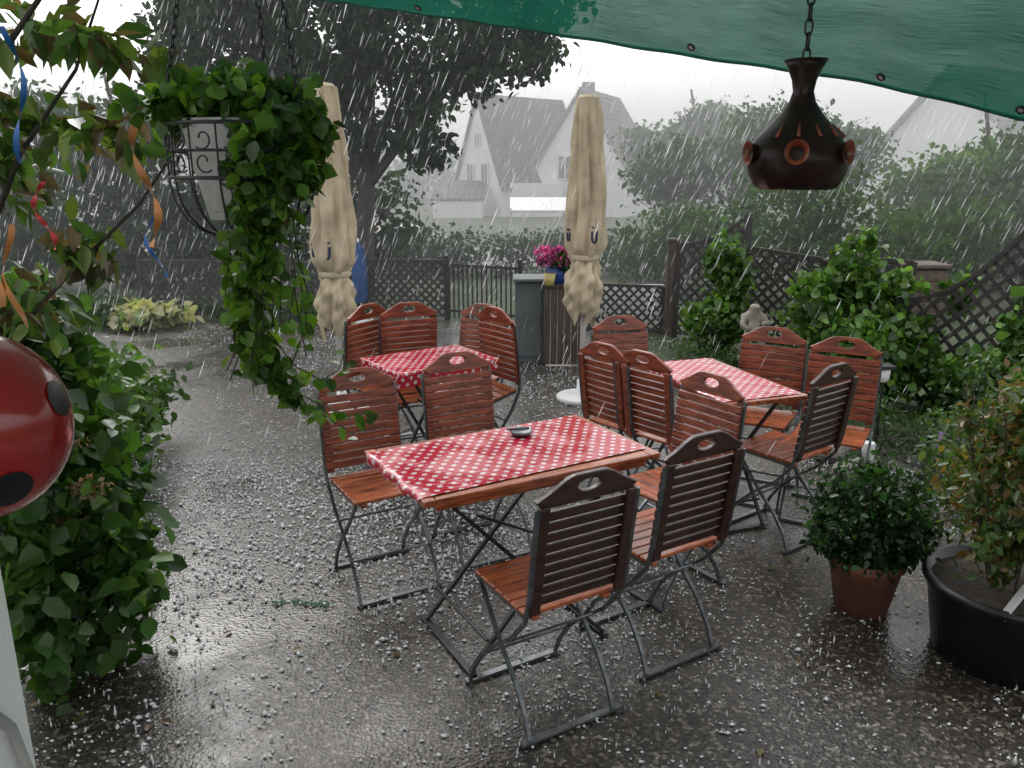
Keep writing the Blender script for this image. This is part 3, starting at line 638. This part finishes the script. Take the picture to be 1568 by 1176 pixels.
foliage('leaves',[(0,0,.20,.15,.12,.08)],450,.05,G_mid,sub=20,parent=e); foliage('blossoms',[(0,-.03,.25,.18,.13,.08)],560,.034,[(.45,.05,.25),(.55,.09,.33),(.35,.03,.2)],sub=24,parent=e)
p=MB(); p.lathe([(0,0),(.04,0),(.055,.10),(.045,.10),(0,.08)],16); obj('small_yellow_pot',p.mesh('small_yellow_pot',[M_yel],True),loc=(.33,7.02,.745))
f=MB(); lattice(f,(.85,8.75),(1.62,8.55),.03,lambda x:.52,.10,.026); obj('diamond_trellis',f.mesh('diamond_trellis',[M_darkwood]))
f=MB(); f.box((1.25,8.95,.26),(.9,.03,.46)); obj('white_board',f.mesh('white_board',[M_white]))
f=MB(); f.box((1.68,8.45,.5),(.10,.10,1.0)); f.box((1.68,8.45,1.02),(.13,.13,.04)); obj('fence_post',f.mesh('fence_post',[M_brownwood]),bevel=.006)
f=MB(); lattice(f,(1.74,8.4),(2.35,8.05),.05,lambda x:.98-.0*x+.32*(x/.7)**2,.11,.03); lattice(f,(2.38,8.0),(2.95,7.6),.05,lambda x:.98-.1*x,.11,.03)
lattice(f,(2.98,7.55),(3.5,7.0),.05,lambda x:.95,.11,.03); obj('stained_trellis',f.mesh('stained_trellis',[M_darkwood]))
f=MB(); lattice(f,(2.92,6.0),(3.42,5.3),.05,lambda x:.78+.62*(x/.86)**2,.12,.03); lattice(f,(3.46,5.2),(4.0,4.4),.05,lambda x:1.40-.5*(x/.95)**2,.12,.03)
obj('arched_trellis',f.mesh('arched_trellis',[M_darkwood]))
e=empty('brick_pillar',(3.78,7.4,0)); f=MB()
for i in range(9): f.box((0,0,.05+i*.092),(.34,.34,.082))
f.box((0,0,.43),(.325,.325,.84)); obj('bricks',f.mesh('bricks',[M_brick]),e,bevel=.006); f=MB(); f.box((0,0,.88),(.38,.38,.04)); obj('cap',f.mesh('cap',[M_brick]),e,bevel=.01)
# vines
GV=[(.055,.13,.024),(.078,.17,.03),(.11,.205,.038),(.035,.085,.018)]
foliage('grape_vine',[(2.0,7.6,.85,.14,.2,.35),(2.12,7.5,.7,.14,.2,.25),(1.95,7.4,.35,.3,.3,.25)],2200,.07,GV,sub=30,aspect=1.3,sig=.2)
foliage('grape_vine',[(2.35,6.1,.70,.16,.3,.32),(2.60,6.1,.95,.17,.25,.26),(2.85,6.1,.62,.2,.25,.26),(2.6,5.7,.4,.28,.3,.3),(2.95,5.8,.42,.18,.2,.25),(2.62,6.1,1.2,.10,.12,.10),(3.15,5.4,.25,.25,.3,.22),(3.45,5.3,.55,.14,.12,.35),(3.2,5.7,.85,.10,.08,.14),(3.0,6.2,.85,.12,.1,.14),(3.35,5.2,.5,.15,.1,.15)],5600,.072,GV,sub=44,aspect=1.3,sig=.24)
foliage('garden_border_plants',[(1.75,7.0,.15,.3,.4,.18),(2.3,6.6,.15,.4,.3,.15),(2.1,5.6,.12,.2,.4,.14),(2.3,4.9,.15,.3,.4,.18),(2.6,4.2,.2,.35,.4,.22),(2.3,3.9,.18,.2,.2,.2),(3.0,3.6,.3,.4,.4,.35),(3.1,4.7,.35,.4,.4,.3)],6500,.045,G_mid,sub=30,aspect=.7)
foliage('purple_blossoms',[(2.3,3.8,.36,.2,.2,.1)],60,.022,[(.15,.08,.3),(.2,.12,.35)],sub=16)
f=MB()
for i in range(9):
    y=4.0+i*.33; x=2.02-.02*i if y<5.5 else 1.86-(y-5.5)*.28; f.ell((x,y,.03),(.12,.15,.07),10,Matrix.Rotation(i*1.3,3,'Z'))
for i in range(8): f.ell((2.15+.12*math.sin(i*2),6.9+.1*math.cos(i*3),.08+.03*(i%3)),(.12,.1,.09),10,Matrix.Rotation(i,3,'Z'))
obj('border_stones',f.mesh('border_stones',[M_rock],True))
# cherub statue
e=empty('cherub_statue',(2.02,6.6,.2)); e.scale=(1.15,1.15,1.15)
me=bpy.data.meshes.new('figure')
V=[(0,0,.17),(0,.01,.25),(0,.0,.31),(0,-.01,.345),(0,-.02,.39),(-.05,-.05,.15),(-.06,-.10,.08),(-.05,-.05,.01),(.05,-.04,.15),(.05,-.06,.08),(.04,-.03,.01),(-.065,0,.29),(-.09,-.04,.23),(-.04,-.08,.21),(.065,0,.29),(.09,-.04,.24),(.04,-.08,.26)]
E=[(0,1),(1,2),(2,3),(3,4),(0,5),(5,6),(6,7),(0,8),(8,9),(9,10),(2,11),(11,12),(12,13),(2,14),(14,15),(15,16)]
me.from_pydata(V,E,[]); o=obj('figure',me,e); sk_=o.modifiers.new('s','SKIN'); RR=[.055,.05,.045,.03,.052,.038,.03,.026,.038,.03,.026,.03,.024,.018,.03,.024,.018]
for i,r_ in enumerate(RR): me.skin_vertices[0].data[i].radius=(r_,r_)
me.skin_vertices[0].data[0].use_root=True; o.modifiers.new('ss','SUBSURF').levels=2; o.modifiers['ss'].render_levels=2; me.materials.append(M_stone)
f=MB(); f.lathe([(.0,0),(.1,0),(.1,.03),(.08,.05),(0,.05)],16,(0,0,-.04)); 
for s in(-1,1): f.ell((s*.055,.05,.26),(.022,.012,.055),10,Matrix.Rotation(s*.3,3,'Y'))
obj('plinth_and_wings',f.mesh('plinth_and_wings',[M_stone],True),e)
f=MB(); f.ell((0,0,.05),(.11,.07,.05),14); f.ell((-.1,-.02,.08),(.05,.045,.04),12); f.ell((-.12,-.04,.12),(.015,.015,.015),8); f.ell((-.10,0,.12),(.015,.015,.015),8); f.ell((.07,-.06,.03),(.06,.025,.03),10); f.ell((-.03,-.07,.02),(.03,.02,.02),8)
obj('garden_frog',f.mesh('garden_frog',[mat('pale_green_ceramic',(.2,.33,.2),.3)],True),loc=(1.66,6.0,.12))
e=empty('solar_lantern',(2.35,4.9,0)); f=MB(); f.tube([(0,0,0),(0,0,.42)],.008,6); f.box((0,0,.52),(.10,.10,.02)); obj('stake_and_cap',f.mesh('stake_and_cap',[M_irond]),e)
f=MB(); f.lathe([(.02,.42),(.035,.44),(.04,.51),(0,.51)],16); obj('glass',f.mesh('glass',[M_white],True),e)
f=MB(); f.lathe([(0,0),(.035,0),(.035,.12),(.03,.125),(0,.12)],16); obj('white_candle',f.mesh('white_candle',[M_white],True),loc=(2.05,4.35,.08))
# hosta + bed at left back
foliage('variegated_hosta',[(-4.1,8.9,.14,.35,.25,.13)],500,.15,[(.40,.40,.20),(.45,.43,.27),(.12,.22,.06)],sub=20,aspect=1.1,droop=.5)
foliage('flower_bed',[(-5.0,9.1,.15,.8,.3,.2),(-3.0,9.4,.12,.7,.2,.15),(-1.9,9.3,.1,.4,.15,.1)],2500,.08,G_mid,sub=30)

# ---------------------------------------------------------------- trees
def tree(name,x,y,h,r,crown,n,ls,pal,sub=50,sig=.16,lean=0):
    e=empty(name); t=MB(); limb(t,[(x,y,0),(x+lean*.3,y,h*.5),(x+lean*.7,y+.05,h)],r,r*.65,10)
    top=Vector((x+lean*.7,y+.05,h))
    limb(t,[top,(top.x+.1,top.y,h+1.0),(top.x-.1,top.y+.1,h+2)],r*.6,r*.2,7)
    for c in crown:
        c0=Vector(c[:3]); mid=top.lerp(c0,.5)+Vector((0,0,.12*c[3])); limb(t,[top-Vector((0,0,h*.12)),mid,c0],r*.38,r*.1,6)
        for k in range(5):
            q=c0+Vector(rng.uniform(-1,1,3))*.8*c[3]*.9; limb(t,[mid.lerp(c0,rng.uniform(0,1)),(mid+q)/2+Vector((0,0,.1)),q],r*.12,r*.03,5)
    obj('trunk',t.mesh('trunk',[M_bark],True),e)
    foliage('crown',crown,n,ls,pal,M_leaff,sub=sub,sig=sig,parent=e,droop=.6)
tree('linden_tree',-2.1,11.3,1.7,.16,[(-2.6,11.3,3.5,1.1,1.2,1.0),(-1.2,11.2,3.3,1.0,1.1,.8),(-3.8,11.5,3.3,1.0,1.2,1.0),(-2.0,11.3,4.8,1.7,1.4,1.0),(-.1,11.0,3.35,.75,.9,.55),(.3,10.8,4.2,.8,.9,.7),(-3.6,11.5,4.7,1.2,1.2,.9),(-2.0,11.3,2.5,.7,.7,.5),(-1.1,11,2.2,.5,.6,.45),(-3.1,11.4,2.3,.7,.7,.6)],28000,.12,G_dark,lean=.15)
tree('fruit_tree',-6.2,13,1.2,.12,[(-6.2,13,2.2,1.3,1.0,.7),(-5.0,13.2,2.7,.9,.9,.7),(-7.6,13,2.1,1.2,1,.8),(-4.6,13.5,4.2,1.0,.8,.8)],9000,.13,G_dark)
foliage('hedge',[(x,12.3+.3*math.sin(x*2),.85+.15*math.sin(x*1.7),.9,.6,.85+.2*math.sin(x*3.1)) for x in np.arange(-9.5,-2.0,.9)],17000,.12,G_dark,M_leaff,sub=30,sig=.22)
foliage('hedge',[(x,14+.3*math.sin(x*2),.35,1.0,.6,.38) for x in np.arange(-2.5,3.2,1.0)],5000,.10,G_dark,M_leaff,sub=30,sig=.22)
foliage('shrub_row',[(x,11.5+1.2*math.sin(x),.85+.2*math.sin(x*2.2),.8,.8,.7+.25*math.sin(x*1.9)) for x in np.arange(2.2,9.5,.75)],17000,.10,G_mid,M_leaff,sub=30,sig=.2)
tree('apple_tree',4.6,16,1.0,.12,[(4.0,16,1.9,1.1,.9,.7),(5.2,16,2.3,1.1,.9,.7),(3.1,16,1.7,.9,.9,.6),(6.2,16.2,2.0,1.0,.9,.6)],10000,.12,G_mid)
tree('birch_tree',5.2,24,2.0,.15,[(4.5,24,2.4,1.3,1,.7),(6.2,24,2.8,1.4,1,.8),(7.6,24,2.5,1.2,1,.7),(5.4,24,3.1,.7,.7,.5)],7000,.16,G_mid)
tree('pear_tree',7.2,12.6,.9,.10,[(7.0,12.6,1.6,.9,.8,.6),(7.8,12.3,1.95,.9,.8,.5),(6.3,13,1.3,.7,.7,.5),(8.6,12,1.7,.8,.8,.6)],8000,.10,G_lite)
foliage('distant_trees',[(x,48+3*math.sin(x),1.6+.7*math.sin(x*.7)+.4*math.sin(x*1.9),3,2,1.6+.5*math.sin(x*1.3)) for x in np.arange(-34,42,3)],16000,.4,G_mid,M_leaff,sub=40,sig=.2)

# ---------------------------------------------------------------- houses
def house(name,parts,roofm,wins,extra=None):
    e=empty(name)
    for i,(x,y,yaw,w,l,ze,zr,ov) in enumerate(parts):
        wl=MB(); R=Matrix.Rotation(yaw,3,'Z'); T=lambda p:Vector((x,y,0))+R@Vector(p)
        v=[(-w/2,0,-.3),(w/2,0,-.3),(w/2,0,ze),(0,0,zr),(-w/2,0,ze)]; v+=[(a,l,c) for a,b,c in v]
        wl.add([T(p) for p in v],[(0,1,2,3,4),(9,8,7,6,5),(1,6,7,2),(0,4,9,5)])
        obj('walls',wl.mesh('walls',[M_plaster]),e)
        rf=MB(); th=.14; sl=(zr-ze)/(w/2)
        for s in(-1,1):
            a=(0,-ov,zr+.04); b=(s*(w/2+ov),-ov,ze-sl*ov+.04); c=(s*(w/2+ov),l+ov,b[2]); d=(0,l+ov,a[2])
            vv=[a,b,c,d]+[(p[0],p[1],p[2]+th) for p in(a,b,c,d)]
            rf.add([T(p) for p in vv],[(0,1,2,3),(7,6,5,4),(0,4,5,1),(1,5,6,2),(2,6,7,3)])
            n=14
            for k in range(1,n):
                t=k/n; p0=(s*(w/2+ov)*t,-ov,zr+.04+th+(ze-sl*ov-zr)*t+.01); p1=(p0[0],l+ov,p0[2]); rf.beam(T(p0),T(p1),.05,.02)
        obj('roof',rf.mesh('roof',[roofm]),e)
    for (i,lx,lz,ww,hh) in wins:
        x,y,yaw,w,l,ze,zr,ov=parts[i]; R=Matrix.Rotation(yaw,3,'Z'); T=lambda p:Vector((x,y,0))+R@Vector(p)
        f=MB(); f.box(T((lx,-.02,lz)),(ww,.05,hh),R); obj('window_glass',f.mesh('window_glass',[M_glass]),e)
        f=MB(); 
        for dx in(-ww/2,0,ww/2): f.box(T((lx+dx,-.05,lz)),(.05,.06,hh+.06),R)
        for dz in(-hh/2,hh/2): f.box(T((lx,-.055,lz+dz)),(ww+.1,.07,.05),R)
        obj('window_frame',f.mesh('window_frame',[M_white]),e)
    return e
hp=[(-1.35,33.5,math.radians(-50),2.9,4.5,1.3,4.55,.15),(2.7,33,math.radians(-24),3.7,5.0,1.9,4.75,.2)]
e=house('white_gabled_house',hp,M_roof,[(0,-.5,1.6,.4,.9),(0,.45,1.6,.4,.9),(0,0,3.0,.3,.4),(1,-.6,1.9,.6,.9),(1,-.9,.35,.7,.35),(1,.8,1.9,.6,.9)])
f=MB(); f.box((3.1,34.5,4.9),(.5,.4,.7)); obj('chimney',f.mesh('chimney',[M_brick]),e)
f=MB(); f.box((.9,33.3,.5),(2.2,1.5,1.6)); obj('annex',f.mesh('annex',[M_plaster]),e)
f=MB(); f.add([(-3.2,31.6,.75),(-1.1,31.6,.75),(-1.0,33.4,1.4),(-2.6,33.4,1.4),(-3.2,31.6,.65),(-1.1,31.6,.65)],[(0,1,2,3),(4,5,1,0)]); obj('porch_roof',f.mesh('porch_roof',[M_roof]),e)
f=MB(); f.box((-2.1,32.4,.3),(1.9,1.5,.8)); obj('porch_wall',f.mesh('porch_wall',[M_plaster]),e)
house('grey_roofed_house',[(15.5,30,math.radians(-60),7,6,1.6,5.2,.3)],M_roofg,[(0,0,2,.8,.8)])
house('distant_house',[(-14,34,math.radians(30),6,6,2.4,5.0,.3)],M_roofg,[(0,0,2,.8,.8)])
# white awning by the road
e=empty('white_awning',(.75,22,0)); f=MB(); f.add([(-.8,-.6,.75),(.8,-.6,.75),(.8,.6,1.05),(-.8,.6,1.05),(-.8,-.6,.68),(.8,-.6,.68)],[(0,1,2,3),(4,5,1,0)]); obj('canopy',f.mesh('canopy',[M_white]),e)
f=MB()
for x in(-.78,.78):
    for y in(-.55,.55): f.tube([(x,y,0),(x,y,.8)],.025,6)
obj('posts',f.mesh('posts',[M_white]),e)
# parked cars
def car(x,y,yaw,col):
    e=empty('parked_car',(x,y,0),yaw); b=MB()
    prof=[(-1.0,.12),(-1.02,.32),(-.98,.42),(-.6,.46),(-.3,.66),(.35,.68),(.7,.48),(1.0,.42),(1.02,.15)]
    vs=[(px,s*(.40 if pz<.5 else .33),pz) for s in(-1,1) for px,pz in prof]; n=len(prof)
    b.add(vs,[tuple(range(n)),tuple(range(2*n-1,n-1,-1))]+[(i,i+n,i+1+n,i+1) for i in range(n-1)]); obj('body',b.mesh('body',[mat('car_paint',col,.25,coat=.5,var=.05)]),e,bevel=.02)
    g=MB(); g.box((.02,0,.56),(.75,.70,.13)); obj('windows',g.mesh('windows',[M_glass]),e)
    wl=MB()
    for px in(-.62,.62):
        for s in(-1,1): wl.tube([(px,s*.34,.15),(px,s*.42,.15)],.15,16)
    obj('wheels',wl.mesh('wheels',[M_black]),e)
car(-2.3,16.5,.2,(.6,.6,.6)); car(-3.4,17.6,.1,(.35,.03,.03))
# blue closed parasol
e=empty('blue_closed_parasol',(-1.75,9.2,0)); f=MB(); f.lathe([(.05,.25),(.075,.35),(.07,.7),(.05,.86),(.015,.94)],24,fn=lambda r,z,a:r*(1+.2*math.sin(6*a))); obj('canvas',f.mesh('canvas',[M_bcan],True),e)
f=MB(); f.tube([(0,0,0),(0,0,.98)],.012,8); f.lathe([(0,0),(.14,0),(.14,.05),(0,.06)],20); obj('pole',f.mesh('pole',[M_white],True),e)
# fallen sprig and leaves
P=np.c_[rng.uniform(-.03,.03,60),rng.uniform(-.03,.03,60),np.full(60,.008)]; P[:,0]=-.85+rng.uniform(-.12,.12,60); P[:,1]=2.93-.1*(P[:,0]+.95)+rng.normal(0,.01,60)
leafmesh('fallen_sprig',P,.03*np.ones(60),np.tile([[.03,.16,.06]],(60,1)),M_leaf,.4,2.5,0)
P=np.c_[rng.uniform(-2,2,110),rng.uniform(1.6,7.5,110),np.full(110,.006)]
leafmesh('fallen_leaves',P,.035*rng.uniform(.6,1.2,110),np.array([(.2,.14,.04),(.1,.13,.04),(.12,.07,.03)])[rng.integers(0,3,110)],M_leaf,1,3,0)
